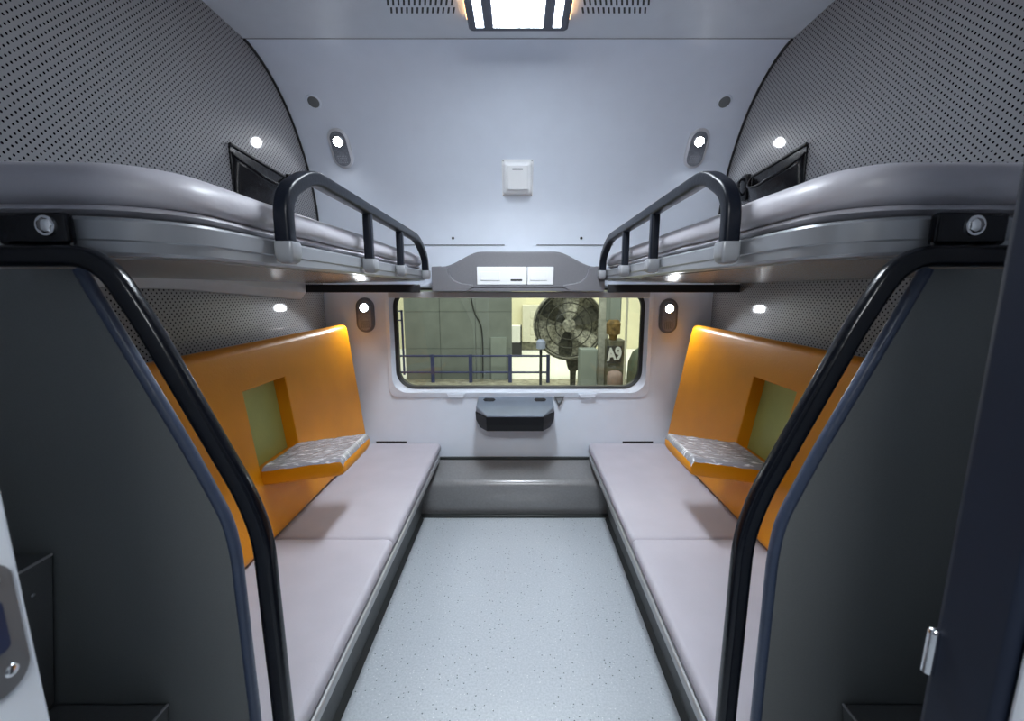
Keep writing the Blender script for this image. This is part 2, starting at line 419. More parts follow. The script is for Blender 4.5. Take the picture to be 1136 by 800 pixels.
# ------------------------------------------------------------------ orange backrests with fold-down armrests
for s in (-1, 1):
    sd = side(s)
    xt, xb = (-.945, -.868) if s < 0 else (.962, .846)
    zb, zt = .371, 1.070
    rz0, rz1, ry0, ry1 = .628, .917, 1.385, 1.645
    t = thing('orange_backrest', f'orange vinyl backrest leaning on the {sd} partition above the bench', 'backrest', (xb, 1.5, zb), 'orange backrests')
    up = Vector((xt-xb, 0, zt-zb)); H = up.length; up.normalize()
    nrm = Vector((-s*up.z, 0, s*up.x)).normalized()        # out into the room
    if nrm.x*s > 0: nrm = -nrm
    O = Vector((xb, 0, zb)); dep = .07
    P = lambda y, w, n_: O+up*w+nrm*n_+Vector((0, y, 0))
    w0, w1 = (rz0-zb)/up.z, (rz1-zb)/up.z
    Ys = [.665, .72, 1.0, ry0, ry1, 2.0, 2.29, 2.345]; Ws = [0, .05, w0, w1, H-.05, H]
    ri = (3, 2)
    bm = nb(); fr = {}; bk = {}
    for i, y in enumerate(Ys):
        for j, w in enumerate(Ws):
            puff = .004 if 0 < i < len(Ys)-1 and 0 < j < len(Ws)-1 else 0
            fr[i, j] = bm.verts.new(P(y, w, puff)); bk[i, j] = bm.verts.new(P(y, w, -dep))
    for i in range(len(Ys)-1):
        for j in range(len(Ws)-1):
            if (i, j) != ri: bm.faces.new((fr[i, j], fr[i+1, j], fr[i+1, j+1], fr[i, j+1]))
            bm.faces.new((bk[i, j], bk[i, j+1], bk[i+1, j+1], bk[i+1, j]))
    ni, nj = len(Ys)-1, len(Ws)-1
    for i in range(ni):
        for j in (0, nj): bm.faces.new((fr[i, j], fr[i+1, j], bk[i+1, j], bk[i, j]))
    for j in range(nj):
        for i in (0, ni): bm.faces.new((fr[i, j], fr[i, j+1], bk[i, j+1], bk[i, j]))
    q = [fr[3, 2], fr[4, 2], fr[4, 3], fr[3, 3]]
    rc = [bm.verts.new(v.co-nrm*.056) for v in q]
    for k in range(4): bm.faces.new((q[k], q[(k+1) % 4], rc[(k+1) % 4], rc[k]))
    bm.faces.new(rc)
    bmesh.ops.recalc_face_normals(bm, faces=bm.faces[:])
    lay = bm.edges.layers.float.new('bevel_weight_edge')
    rcs = set(q) | set(rc)
    for e in bm.edges:
        if len(e.link_faces) == 2 and e.calc_face_angle(0) > .5: e[lay] = .16 if (e.verts[0] in rcs and e.verts[1] in rcs) else 1.0
    cu = obj('cushion', at(t, bm), M['orange'], t, bevel=.026, seg=5, angle=60); cu.modifiers['bevel'].limit_method = 'WEIGHT'
    bm = nb()
    corners = [P(ry0+.001, w0+.001, -.051), P(ry1-.001, w0+.001, -.051), P(ry1-.001, w1-.001, -.051), P(ry0+.001, w1-.001, -.051)]
    loft(bm, [corners, [c+nrm*.006 for c in corners]])
    setlabel(obj('recess_panel', at(t, bm), M['green'], t, smooth=False), 'olive green panel inside the recess')
    # armrest: the plug of the recess, folded down
    ax0 = O.x+(up*w0).x; zr = .640
    px = lambda a, y, b: Vector((ax0-s*(.292*a)+0, y, zr-.002+.040*a-b))
    top = []
    prof_a = [(0.0, .0), (.04, -.002), (.5, -.003), (.93, -.002), (.975, .004), (1.0, .016), (1.0, .044), (.975, .056), (.93, .060), (.5, .060), (.0, .060)]
    loops = []
    for y, inset in ((ry0, .010), (ry0+.004, .003), (ry0+.012, 0), ((ry0+ry1)/2, -.002), (ry1-.012, 0), (ry1-.004, .003), (ry1, .010)):
        loops.append([px(a, y, .03+(b-.03)*(1-inset/.03)) for a, b in prof_a])
    bm = nb(); loft(bm, loops)
    arm = obj('armrest', at(t, bm), M['orange'], t, angle=50)
    bm = nb(); G = {}
    na, ny = 40, 34
    for i in range(na+1):
        for j in range(ny+1):
            a = .03+.985*i/na; y = ry0-.004+(ry1-ry0+.008)*j/ny
            h = .0075+.003*noise.noise(Vector((a*9+s*3, y*26-a*6, 1)))+.002*noise.noise(Vector((a*22, y*50+a*18, s*2)))
            e = 0
            if a > .97: e = (a-.97)*.5
            edge = min(j, ny-j)
            drop = .012 if edge == 0 else (.003 if edge == 1 else 0)
            G[i, j] = bm.verts.new(px(min(a, 1.0), y, -h-.001+e+drop))
    for i in range(na):
        for j in range(ny): bm.faces.new((G[i, j], G[i+1, j], G[i+1, j+1], G[i, j+1]))
    f = obj('plastic_film', at(t, bm), M['film'], arm, angle=80)
    setlabel(f, 'crinkled clear plastic film over the armrest')

# ------------------------------------------------------------------ upper berths, mattresses and handrails
A_B, Y_B0, Y_B1, R_B = .472, .605, 2.30, .12
for s in (-1, 1):
    sd = side(s)
    t = thing('upper_berth', f'grey upper berth on the {sd} partition with black guard rail', 'berth', (s*.8, 1.45, 1.30), 'upper berths')
    bm = nb()
    soft_slab(bm, s, A_B, Y_B0, Y_B1, R_B, [(1.3035, .016), (1.3045, .006), (1.309, .001), (1.324, 0), (1.3265, -.0025), (1.352, -.002), (1.356, .001), (1.358, .008)])
    obj('fascia', at(t, bm), M['fascia'], t, angle=28)
    bm = nb()
    soft_slab(bm, s, A_B, Y_B0, Y_B1, R_B, [(1.288, .40), (1.301, .024), (1.306, .022)]); obj('underside', at(t, bm), M['under'], t, angle=40)
    xs = sorted((XC+s*.462, s*1.085)); bm = nb(); box(bm, xs[0], xs[1], 2.10, 2.125, 1.243, 1.282); setlabel(obj('cross_bar', at(t, bm), M['trim'], t, bevel=.004), 'black bar under the far end')
    if s < 0:
        bm = nb()
        loft(bm, [[(-1.085, y, z0), (-1.045, y, z0), (-1.02, y, z0+.03), (-1.02, y, 1.29), (-1.085, y, 1.29)] for y, z0 in ((.68, 1.275), (1.35, 1.258), (2.06, 1.212))])
        obj('support_beam', at(t, bm), M['beam'], t, angle=20)
    # guard rail
    X = XC+s*.448
    pts = fillet([(X, .885, 1.325), (X, .885, 1.445), (X, 1.005, 1.509), (X, 2.03, 1.492), (X, 2.185, 1.415), (X, 2.195, 1.325)], [0, .05, .05, .09, .09, 0])
    bm = nb(); sweep(bm, pts, .032, .032, .007, (1, 0, 0)); rl = obj('guard_rail', at(t, bm), M['rail'], t)
    setlabel(rl, 'bent charcoal guard rail tube')
    for y in (1.375, 1.735):
        bm = nb(); sweep(bm, [Vector((X, y, 1.325)), Vector((X, y, 1.492))], .028, .026, .006, (1, 0, 0)); p_ = obj('post', bm, M['rail'], None)
        bm2 = None
        p_.parent = rl; p_.location = -t.location
    for y in (.885, 1.375, 1.735, 2.195):
        bm = nb()
        L = []
        for z, k in ((1.309, .55), (1.313, .85), (1.325, 1.), (1.348, 1.), (1.352, .94)):
            L.append([(X-s*.003+a, y+b, z) for a, b in section(.038*k, .042*k, .006)])
        loft(bm, L); obj('rail_socket', at(t, bm), M['mount'], t, angle=50)
    # mattress
    bm = nb()
    soft_slab(bm, s, A_B, Y_B0+.004, 2.26, R_B, [(1.3625, .035), (1.3645, .024), (1.369, .016), (1.374, .018), (1.377, .024), (1.380, .014), (1.390, .006), (1.410, .006), (1.426, .015), (1.436, .032), (1.441, .06), (1.443, .10)], .007, 4.+s)
    m_ = obj('berth_mattress', bm, M['mattop'], None, angle=70)
    tag(m_, f'grey vinyl mattress lying on the upper berth at the {sd}', 'mattress', 'upper berth mattresses')

Z2 = lambda x, z: Vector((XC+0, 0, 0))
def plane_pts(pairs, s, y): return [Vector((XC+s*a, y, z)) for a, z in pairs]
for s in (-1, 1):
    sd = side(s)
    # handrail in front of the end panel
    yh = .578
    t = thing('handrail', f'black bent handrail tube hanging from the {sd} upper berth to the floor', 'handrail', (XC+s*.375, yh, 0), 'black handrails')
    pts = fillet(plane_pts([(.672, 1.301), (.533, 1.301), (.489, 1.222), (.374, .960), (.357, .893), (.354, .004)], s, yh), [0, .05, .06, .05, .05, 0])
    bm = nb(); sweep(bm, pts, .028, .024, .009, (0, 1, 0)); obj('tube', at(t, bm), M['black'], t)
    bm = nb(); xs = sorted((XC+s*.580, XC+s*.676)); box(bm, xs[0], xs[1], yh+.007, yh+.022, 1.3155, 1.359); obj('bracket_plate', at(t, bm), M['black'], t, bevel=.006)
    bm = nb(); c = (XC+s*(.605 if s < 0 else .628), yh+.007, 1.341); cyl(bm, c, (0, -1, 0), .0135, .003, 20, .013); dome(bm, (c[0], c[1]-.003, c[2]), (0, -1, 0), .0105, .004, 7, 3)
    setlabel(obj('bolt', at(t, bm), M['chrome'], t), 'silver bolt head')
    bm = nb(); cyl(bm, (XC+s*.354, yh, 0), (0, 0, 1), .035, .008); obj('floor_flange', at(t, bm), M['black'], t, bevel=.002)
    # end panel
    yp = .625
    t = thing('end_panel', f'charcoal end panel with navy tube edge closing the {sd} bench', 'panel', (s*.8, yp, 0), 'bench end panels')
    edge = [(.611, 1.286), (.485, 1.005), (.4405, .892), (.4345, .83), (.438, .004)]
    pts = fillet(plane_pts(edge, s, yp), [0, .05, .03, .02, 0])
    bm = nb()
    poly = [(p.x+s*.004, p.z) for p in pts]+[(s*1.085, .004), (s*1.085, 1.286)]
    prism_y(bm, poly, yp-.007, yp+.007); obj('board', at(t, bm), M['darkpanel'], t, smooth=False)
    bm = nb(); sweep(bm, pts, .017, .018, .008, (0, 1, 0)); setlabel(obj('edge_tube', at(t, bm), M['navy'], t), 'navy blue tube along the slanted edge')
    # stairs
    t = thing('step_stair', f'charcoal stepped stair box against the end panel at the {sd}', 'stair', (s*.9, .46, 0), 'stepped stair boxes')
    yf, yb_ = .34, .6135
    for a0, a1, z in ((.572, .718, .562), (.718, 1.06, .842)):
        xe = s*1.085 if a1 > 1 else XC+s*(a1+.045); lo_ = .565 if a1 > 1 else 0
        bm = nb(); prism_y(bm, [(XC+s*a0, z), (XC+s*(a0+.17*(z-lo_)), lo_), (xe, lo_), (xe, z if a1 > 1 else .5615)], yf, yb_); st = obj('step', at(t, bm), M['stair'], t, bevel=.002)
        bm = nb(); sweep(bm, [Vector((XC+s*(a0+.0015), yf, z)), Vector((XC+s*(a0+.0015), yb_, z))], .004, .004, .0015, (0, 0, 1)); e_ = obj('nosing', at(t, bm), M['stairedge'], t)
        for y in (.40, .55):
            bm = nb(); dome(bm, (XC+s*(a0+.03), y, z), (0, 0, 1), .003, .001, 12, 3); obj('screw', at(t, bm), M['greyplastic'], t)
        for dz in (.05, .20):
            bm = nb(); dome(bm, (XC+s*(a0+.17*dz), .585, z-dz), (-s, 0, 0), .003, .0012, 12, 3); obj('screw', at(t, bm), M['greyplastic'], t)

# ------------------------------------------------------------------ console above the window
t = thing('overhead_console', 'grey moulded console with white switch panel above the window', 'console', (0, 2.3, 1.25))
hump = []
for x, z in ((-.45, 1.249), (-.45, 1.374), (-.40, 1.376)): hump.append((x, z))
for k in range(1, 12):
    u = k/11; e = u*u*(3-2*u); hump.append((-.40+.21*u, 1.376+.076*e))
for k in range(0, 11):
    u = 1-k/11; e = u*u*(3-2*u); hump.append((.40-.21*u, 1.376+.076*e))
hump += [(.40, 1.376), (.445, 1.374), (.445, 1.249)]
bm = nb(); prism_y(bm, hump, 2.262, 2.398); obj('housing', at(t, bm), M['console'], t, bevel=.006, angle=25)
for q in (-1, 1):
    ch = [(q*.447, 1.247), (q*.447, 1.3735), (q*.40, 1.376)]
    for k in range(8):
        u = k/7; ch.append((q*(.365-.085*(1-math.cos(u*PI/2))*1.0), 1.366-.078*math.sin(u*PI/2)))
    ch += [(q*.24, 1.282), (q*.23, 1.272), (q*.27, 1.247)]
    bm = nb(); prism_y(bm, ch, 2.225, 2.30); obj('end_cheek', at(t, bm), M['console'], t, bevel=.004, angle=25)
bm = nb(); box(bm, -.25, .25, 2.228, 2.30, 1.270, 1.279); obj('lower_lip', at(t, bm), M['console'], t, bevel=.002)
bm = nb(); box(bm, -.27, .27, 2.232, 2.29, 1.2645, 1.270); obj('slit', at(t, bm), M['trim'], t, smooth=False)
bm = nb(); box(bm, -.275, .275, 2.230, 2.30, 1.248, 1.2645); obj('bottom_bar', at(t, bm), M['console2'], t, bevel=.002)
for x0, x1, lx0, lx1 in ((-.216, .044, -.196, -.095), (.046, .184, .062, .150)):
    bm = nb(); box(bm, x0, x1, 2.246, 2.266, 1.282, 1.374); pn = obj('switch_panel', at(t, bm), M['white'], t, bevel=.003)
    setlabel(pn, 'white plastic switch panel')
    bm = nb(); box(bm, lx0, lx1, 2.2445, 2.247, 1.305, 1.348); r_ = obj('switch', bm, M['white'], pn, bevel=.0012); r_.location = -t.location
    bm = nb(); box(bm, lx0, lx1, 2.2440, 2.247, 1.3025, 1.3045); r_ = obj('switch_shadow_gap', bm, M['greyplastic'], pn, smooth=False); r_.location = -t.location
bm = nb(); box(bm, -.04, .02, 2.2445, 2.247, 1.301, 1.310); setlabel(obj('socket_slot', at(t, bm), M['trim'], t, smooth=False), 'dark slot')

# ------------------------------------------------------------------ folded black wall tray and bottle opener
t = thing('wall_tray', 'black folding tray bin fixed to the wall below the window', 'tray', (-.018, 2.4, .55))
xc = -.018
top_z = .652
bm = nb()
wi = lambda w, y, z: [(xc-w, y, z), (xc+w, y, z)]
# body: wide at the wall, bevelled front corners, tapering down
def trayloop(w, yf_, cx, cy, z, zf=None):
    zf = z if zf is None else zf
    zm = z+(zf-z)*(2.398-yf_-cy)/(2.398-yf_)
    return [(xc-w, 2.398, z), (xc+w, 2.398, z), (xc+w, yf_+cy, zm), (xc+w-cx, yf_, zf), (xc-w+cx, yf_, zf), (xc-w, yf_+cy, zm)]
loft(bm, [trayloop(.165, 2.22, .03, .05, .482, .497), trayloop(.195, 2.180, .045, .075, .500, .508), trayloop(.217, 2.170, .066, .10, .545, .545), trayloop(.219, 2.166, .066, .10, .590, .588)])
obj('bin', at(t, bm), M['table'], t, smooth=False)
bm = nb()
loft(bm, [trayloop(.216, 2.170, .066, .10, .592, .589), trayloop(.216, 2.170, .066, .10, .641, .594), trayloop(.213, 2.174, .066, .10, .648, .597)])
obj('lid', at(t, bm), M['tabletop'], t, smooth=False)
for x in (-.165, .125):
    bm = nb(); q = [(x-.034, 0), (x-.024, .016), (x+.024, .016), (x+.034, 0), (x+.024, -.016), (x-.024, -.016)]
    dv = Vector((0, .224, .051)).normalized(); nn = Vector((0, -dv.z, dv.y)); b0 = Vector((0, 2.345, .6375))
    L0 = [b0+Vector((a, 0, 0))+dv*b for a, b in q]
    loft(bm, [[p+nn*-.004 for p in L0], [p+nn*.003 for p in L0]]); setlabel(obj('grip_slot', at(t, bm), M['trim'], t, smooth=False), 'dark grip slot')
o = thing('bottle_opener', 'small triangular metal bottle opener on the wall beside the black tray', 'bottle opener', (.238, 2.398, .62))
bm = nb()
tri = lambda k, y: [(.238+a*k, y, .622+b*k) for a, b in ((-.030, .026), (.030, .026), (.010, -.022), (-.010, -.022))]
ring_solid(bm, [tri(1, 2.398), tri(1, 2.384), tri(.6, 2.384), tri(.6, 2.398)]); obj('plate', at(o, bm), M['steelplate'], o, bevel=.002)
bm = nb(); dome(bm, (.238, 2.398, .590), (0, -1, 0), .009, .02); obj('prong', at(o, bm), M['chrome'], o)
bm = nb(); box(bm, .212, .264, 2.392, 2.399, .62, .646); obj('backing', at(o, bm), M['greyplastic'], o, smooth=False)

# ------------------------------------------------------------------ curved-wall fittings
def on_wall(name, label, cat_, x, z, group=None): return thing(name, label, cat_, group=group, matrix=wall_frame(x, z))
t = on_wall('call_box', 'white plastic wall box with raised cover on the curved wall', 'wall box', -.004, 1.832)
bm = nb(); loft(bm, [[(a, b, z) for a, b in section(w, h, .008)] for z, w, h in ((0, .162, .182), (.004, .162, .182), (.006, .158, .178))]); obj('back_plate', bm, M['white'], t, angle=30)
bm = nb(); loft(bm, [[(a, b+.004, z) for a, b in section(w, h, .016)] for z, w, h in ((.005, .146, .158), (.028, .146, .158), (.040, .128, .142), (.042, .120, .134))]); obj('body', bm, M['white'], t, angle=30)
bm = nb(); loft(bm, [[(a, b+.012, z) for a, b in section(w, h, .006)] for z, w, h in ((.040, .104, .116), (.058, .104, .116), (.060, .100, .112))]); cv = obj('cover', bm, M['white'], t, angle=30)
bm = nb(); box(bm, -.026, .026, .048, .056, .0595, .0612); obj('label_window', bm, M['greyplastic'], cv, smooth=False)
for a in (-1, 1):
    for b in (-1, 1):
        bm = nb(); dome(bm, (a*.074, b*.084, .005), (0, 0, 1), .004, .002, 10, 3); obj('screw', bm, M['greyplastic'], t)

LEDS = []
def reading_lamp(x, z, L, W, led_dy, label, upper, energy):
    t = on_wall('reading_lamp', label, 'reading lamp', x, z, 'oval reading lamps')
    loops = [[(a, b, zz) for a, b in section(w, l, w/2-.0005, 10)] for zz, w, l in ((0, W+.026, L+.026), (.008, W+.022, L+.022), (.011, W+.006, L+.006))]
    bm = nb(); loft(bm, loops); obj('bezel', bm, M['lampbezel'] if upper else M['console2'], t, angle=30)
    bm = nb(); loft(bm, [[(a, b, zz) for a, b in section(w, l, w/2-.0005, 10)] for zz, w, l in ((.008, W, L), (.014, W-.004, L-.004))]); obj('face_plate', bm, M['lampplate'], t, angle=30)
    bm = nb(); cyl(bm, (0, led_dy, .012), (0, 0, 1), .031, .007, 28, .027); hd = obj('lamp_ring', bm, M['chrome'], t, angle=30)
    bm = nb(); dome(bm, (0, led_dy, .018), (0, 0, 1), .0225, .006, 24, 5); obj('lens', bm, M['led'], t)
    bm = nb()
    for i in range(5):
        for j in range(4):
            cyl(bm, ((i-2)*.010, -L*.5+W*.5-.02+j*.010, .0135), (0, 0, 1), .0026, .001, 8)
    obj('speaker_grille' if not upper else 'touch_marks', bm, M['trim'] if not upper else M['greyplastic'], t, smooth=False)
    ld = bpy.data.lights.new('reading_light', 'SPOT'); ld.energy = energy; ld.spot_size = math.radians(150 if upper else 122); ld.spot_blend = .45; ld.shadow_soft_size = .02; ld.color = (.90, .95, 1)
    lo = bpy.data.objects.new('reading_light', ld); C.objects.link(lo); lo.parent = t; lo.location = (0, led_dy, .035 if upper else .055)
    lo.rotation_euler = (math.radians(215 if upper else 226), 0, 0)
    return t
reading_lamp(-.892, 1.957, .165, .080, .036, 'oval reading lamp with silver rim high on the curved wall at left', True, 1.6)
reading_lamp(.895, 1.957, .165, .080, .036, 'oval reading lamp with silver rim high on the curved wall at right', True, 1.6)
reading_lamp(-.862, 1.115, .170, .078, .042, 'oval reading lamp beside the window above the left orange backrest', False, 6)
reading_lamp(.846, 1.110, .170, .078, .042, 'oval reading lamp beside the window above the right orange backrest', False, 6)
for x, w in ((-.950, 'left'), (.957, 'right')):
    t = on_wall('round_wall_plug', f'dark round plug in the curved wall above the upper {w} lamp', 'plug', x, 2.118, 'round wall plugs')
    bm = nb(); cyl(bm, (0, 0, 0), (0, 0, 1), .034, .004, 28, .031); obj('rim', bm, M['wall'], t)
    bm = nb(); dome(bm, (0, 0, .003), (0, 0, 1), .027, .004); obj('cap', bm, M['darkpanel'], t)
for x, w in ((-.358, 'left'), (.345, 'right')):
    bm = nb(); cyl(bm, (0, 0, 0), (0, 0, 1), .008, .006, 8, .006)
    o = obj('wall_screw', bm, M['trim']); o.matrix_world = wall_frame(x, 1.535); tag(o, f'tiny black screw on the pale wall {w} of the console', 'screw', 'wall screws')

# ------------------------------------------------------------------ pockets and hooks on the partitions
for s in (-1, 1):
    sd = side(s)
    t = thing('wall_pocket', f'black leatherette pocket hanging on the {sd} perforated partition', 'pocket', (s*WX, 1.89, 1.66), 'wall pockets')
    y0, y1, z0 = 1.70, 2.075, 1.60
    bm = nb()
    prismx = lambda poly, xa, xb: loft(bm, [[(xa, y, z) for y, z in poly], [(xb, y, z) for y, z in poly]])
    prismx([(y0, z0), (y1, z0), (y1, 1.775), (y0, 1.800)], s*(WX-.001), s*(WX-.008)); obj('back_flap', at(t, bm), M['leather'], t, bevel=.002)
    bm = nb(); n_ = 18; rows = 8; G = {}
    for i in range(n_+1):
        u = i/n_; b = math.sin(PI*min(1, max(0, u)))**.7
        for j in range(rows+1):
            v = j/rows
            zz = z0+v*(.165-.075*b); bul = .004+(.075*b)*(.35+.65*v)+.006*noise.noise(Vector((u*5, v*4, s)))*b
            G[i, j] = bm.verts.new((s*(WX-.008-bul), y0+u*(y1-y0), zz))
    for i in range(n_):
        for j in range(rows): bm.faces.new((G[i, j], G[i+1, j], G[i+1, j+1], G[i, j+1]))
    at(t, bm); p_lip = [type('V', (), {'co': G[i, rows].co.copy()}) for i in range(n_+1)]
    p = obj('pouch', bm, M['leather'], t, angle=70)
    md = p.modifiers.new('thick', 'SOLIDIFY'); md.thickness = .004
    lip = [G_.co.copy() for G_ in p_lip]
    bm = nb(); sweep(bm, [t.location+v for v in lip], .009, .009, .004, (1, 0, 0)); obj('pouch_lip', at(t, bm), M['leather'], p)
    bm = nb(); sweep(bm, [Vector((s*(WX-.010), y0, 1.797)), Vector((s*(WX-.010), y1, 1.772))], .010, .008, .003, (1, 0, 0)); obj('top_hem', at(t, bm), M['trim'], t)
    t = thing('strap_buckle', f'black plastic strap buckle beside the {sd} wall pocket', 'buckle', (s*WX, 2.12, 1.74), 'strap buckles')
    bm = nb(); loops = [[(s*(WX-x), 2.125+a, 1.735+b) for a, b in section(w, h, .010)] for x, w, h in ((.001, .060, .115), (.018, .060, .115), (.022, .05, .10))]; loft(bm, loops); obj('buckle_body', at(t, bm), M['leather'], t, angle=30)
    bm = nb(); pts = fillet([(s*(WX-.020), 2.125, 1.775), (s*(WX-.045), 2.125, 1.765), (s*(WX-.045), 2.125, 1.715), (s*(WX-.025), 2.125, 1.70)], .015, 5); sweep(bm, pts, .010, .024, .004, (0, 1, 0)); obj('hook', at(t, bm), M['black'], t)

# ------------------------------------------------------------------ ceiling lamp and vents
t = thing('ceiling_lamp', 'rectangular ceiling lamp with dark frame and bright white diffuser', 'lamp', (0, 1.45, CEIL))
ly0, ly1 = 1.16, 1.760
bm = nb(); loft(bm, [[(x, y+(ly0+ly1)/2, z) for x, y in section(w, l, .012)] for z, w, l in ((CEIL-.001, .366, ly1-ly0), (CEIL-.030, .366, ly1-ly0), (CEIL-.036, .354, ly1-ly0-.012))]); obj('frame', at(t, bm), M['lampframe'], t, angle=25)
bm = nb(); box(bm, -.090, .090, ly0+.03, ly1-.030, CEIL-.0375, CEIL-.034); obj('diffuser', at(t, bm), M['lampglow'], t, smooth=False)
for x in (-.140, .140):
    bm = nb(); box(bm, x-.014, x+.014, ly0+.03, ly1-.030, CEIL-.0375, CEIL-.034); obj('side_strip', at(t, bm), M['lampside'], t, smooth=False)
for q in (-1, 1):
    xs = sorted((q*.183, q*.187)); bm = nb(); box(bm, xs[0], xs[1], ly0+.03, ly1-.04, CEIL-.016, CEIL-.004); setlabel(obj('warm_edge', at(t, bm), M['lampwarm'], t, smooth=False), 'warm glowing side edge')
for x0, x1, w in ((-.46, -.222, 'left'), (.222, .46, 'right')):
    t = thing('ceiling_vent', f'slotted air vent in the ceiling {w} of the lamp', 'vent', ((x0+x1)/2, 1.55, CEIL), 'ceiling vents')
    bm = nb(); box(bm, x0-.012, x1+.012, 1.30, 1.715, CEIL-.0015, CEIL+.001); obj('plate', at(t, bm), M['ceiling'], t, smooth=False)
    bm = nb()
    for r_ in range(10):
        yy = 1.694-r_*.042
        for k in range(13):
            xx = x0+.008+(x1-x0-.016)*k/12; sk = .004*(1 if x0 > 0 else -1)
            loft(bm, [[(xx-.0035+sk*a, yy+a*.016, z) for a in (-1, 1)]+[(xx+.0035+sk*a, yy+a*.016, z) for a in (1, -1)] for z in (CEIL-.0022, CEIL-.0008)])
    setlabel(obj('slots', at(t, bm), M['trim'], t, smooth=False), 'rows of dark slots')

# ------------------------------------------------------------------ doorway: dark door edge, handle, strike plate
dr = bpy.data.objects.new('door_1', None); C.objects.link(dr); structure(dr)
bm = nb(); box(bm, .336, .40, .252, .303, 0.0, CEIL-.005)
m_door = mat('door_edge_navy', (.006, .010, .022), .6, vary=.1, spec=.3)
obj('door_edge', bm, m_door, dr, bevel=.006)
bm = nb(); cyl(bm, (.3335, .299, .950), (0, 0, 1), .0042, .036, 16); dome(bm, (.3335, .299, .986), (0, 0, 1), .0042, .004, 16, 4); obj('door_handle', bm, M['chrome'], dr)
t = thing('strike_plate', 'steel strike plate with dark slot on the white door jamb at left', 'strike plate', (-.325, .238, 1.02))
bm = nb(); loft(bm, [[(x, .2290+a, 1.048+b) for a, b in section(.030*k, .088*k, .016*k, 8)] for x, k in ((-.325, 1), (-.3228, 1), (-.3222, .96))]); obj('plate', at(t, bm), M['steelplate'], t, angle=30)
bm = nb(); loft(bm, [[(x, .2300+a, 1.050+b) for a, b in section(.011, .034, .004)] for x in (-.3226, -.3218)]); sl = obj('keeper_slot', at(t, bm), mat('dark_blue_slot', (.01, .02, .06), .3), t, smooth=False)
for z in (1.018, 1.080):
    bm = nb(); dome(bm, (-.3222, .2335, z), (1, 0, 0), .004, .0015, 12, 3); obj('screw', at(t, bm), M['chrome'], t)

# ------------------------------------------------------------------ the workshop outside the window
W = dict(
    concrete=mat('grey_green_concrete', (.23, .255, .235), .85, vary=.12, vscale=3, bump=.2, bscale=20),
    conc2=mat('pale_concrete', (.32, .36, .33), .85, vary=.08, vscale=3),
    ground=mat('dusty_ground', (.42, .39, .30), .9, vary=.35, vscale=9),
    lightfloor=mat('pale_floor', (.86, .85, .80), .6, vary=.05),
    yellow=mat('cream_wall', (.84, .79, .56), .8, vary=.06, vscale=2),
    blue=mat('blue_rail_paint', (.045, .055, .16), .45, vary=.2),
    paleblue=mat('pale_blue_cap', (.42, .47, .66), .5),
    cream=mat('cream_cabinet', (.74, .71, .58), .6),
    dark=mat('dark_gap', (.03, .03, .03), .7),
    grime=mat('grimy_fan_metal', (.34, .33, .27), .7, vary=.85, vscale=16, bump=.5, bscale=25),
    grimelight=mat('dusty_pale_mesh', (.55, .53, .44), .8, vary=.75, vscale=22, bump=.4, bscale=30),
    grimed=mat('grimy_dark_metal', (.07, .068, .05), .7, vary=.8, vscale=18, bump=.5, bscale=25),
    postgrey=mat('pale_grey_post', (.60, .60, .54), .7, vary=.25, vscale=10),
    machine=mat('olive_machine', (.16, .155, .11), .7, vary=.5, vscale=9),
    rust=mat('rusty_brown', (.22, .14, .05), .85, vary=.5, vscale=14),
    pink=mat('dusty_pink_tank', (.34, .25, .23), .7, vary=.2),
    tarp=mat('dark_green_tank', (.09, .11, .075), .7, vary=.25),
    signdark=mat('sign_dark', (.05, .05, .05), .6), signwhite=mat('sign_white', (.85, .85, .85), .6),
)
GZ = -.60
bm = nb(); box(bm, -9, 9, 2.6, 8.74, GZ-.1, GZ); structure(obj('ground', bm, W['ground'], smooth=False))
bm = nb(); box(bm, -9, 9, 8.74, 13.4, GZ-.1, GZ+.001); structure(obj('floor_outside', bm, W['lightfloor'], smooth=False))
bm = nb(); box(bm, -9, 9, 13.3, 13.5, GZ, 6); structure(obj('wall_outside', bm, W['yellow'], smooth=False))
t = thing('concrete_wall', 'grey green concrete panel wall behind the blue railing outside', 'wall', (-1.3, 8.75, GZ))
bm = nb()
for xa in (-2.345, -1.612, -.879):
    for za, zb_ in ((-.6, .044), (.050, .806), (.812, 1.60), (1.606, 2.4)):
        box(bm, xa+.004, xa+(.730 if xa < -1 else .745), 8.70, 8.86, za, zb_)
obj('panels', at(t, bm), W['concrete'], t, smooth=False, bevel=.004)
bm = nb(); box(bm, -2.33, -.15, 8.72, 8.84, GZ, 2.4); obj('backing', at(t, bm), W['dark'], t, smooth=False)
bm = nb(); box(bm, -.565, -.245, 8.64, 8.71, GZ, .29); setlabel(obj('plinth', at(t, bm), W['conc2'], t, bevel=.006), 'paler raised plinth at the right end')
pts = fillet([(-.98, 8.685, 1.7), (-.96, 8.685, 1.1), (-.90, 8.685, .78), (-.76, 8.685, .55), (-.73, 8.685, .2), (-.74, 8.685, -.55)], .3, 8)
bm = nb(); sweep(bm, pts, .022, .02, .008, (0, 1, 0)); tag(obj('hanging_cable', bm, W['dark']), 'thin dark cable hanging down the concrete wall outside', 'cable')
t = thing('blue_railing', 'blue pipe railing in front of the concrete wall outside', 'railing', (-.9, 8.4, GZ))
for x in (-2.49, -1.725, -.962, -.163, .60):
    bm = nb(); box(bm, x-.035, x+.035, 8.37, 8.43, GZ, -.03); obj('post', at(t, bm), W['blue'], t, bevel=.006)
for z in (-.057, -.39):
    bm = nb(); sweep(bm, [Vector((-3.2, 8.4, z)), Vector((.62, 8.4, z))], .04, .04, .018, (0, 1, 0)); obj('rail', at(t, bm), W['blue'], t)
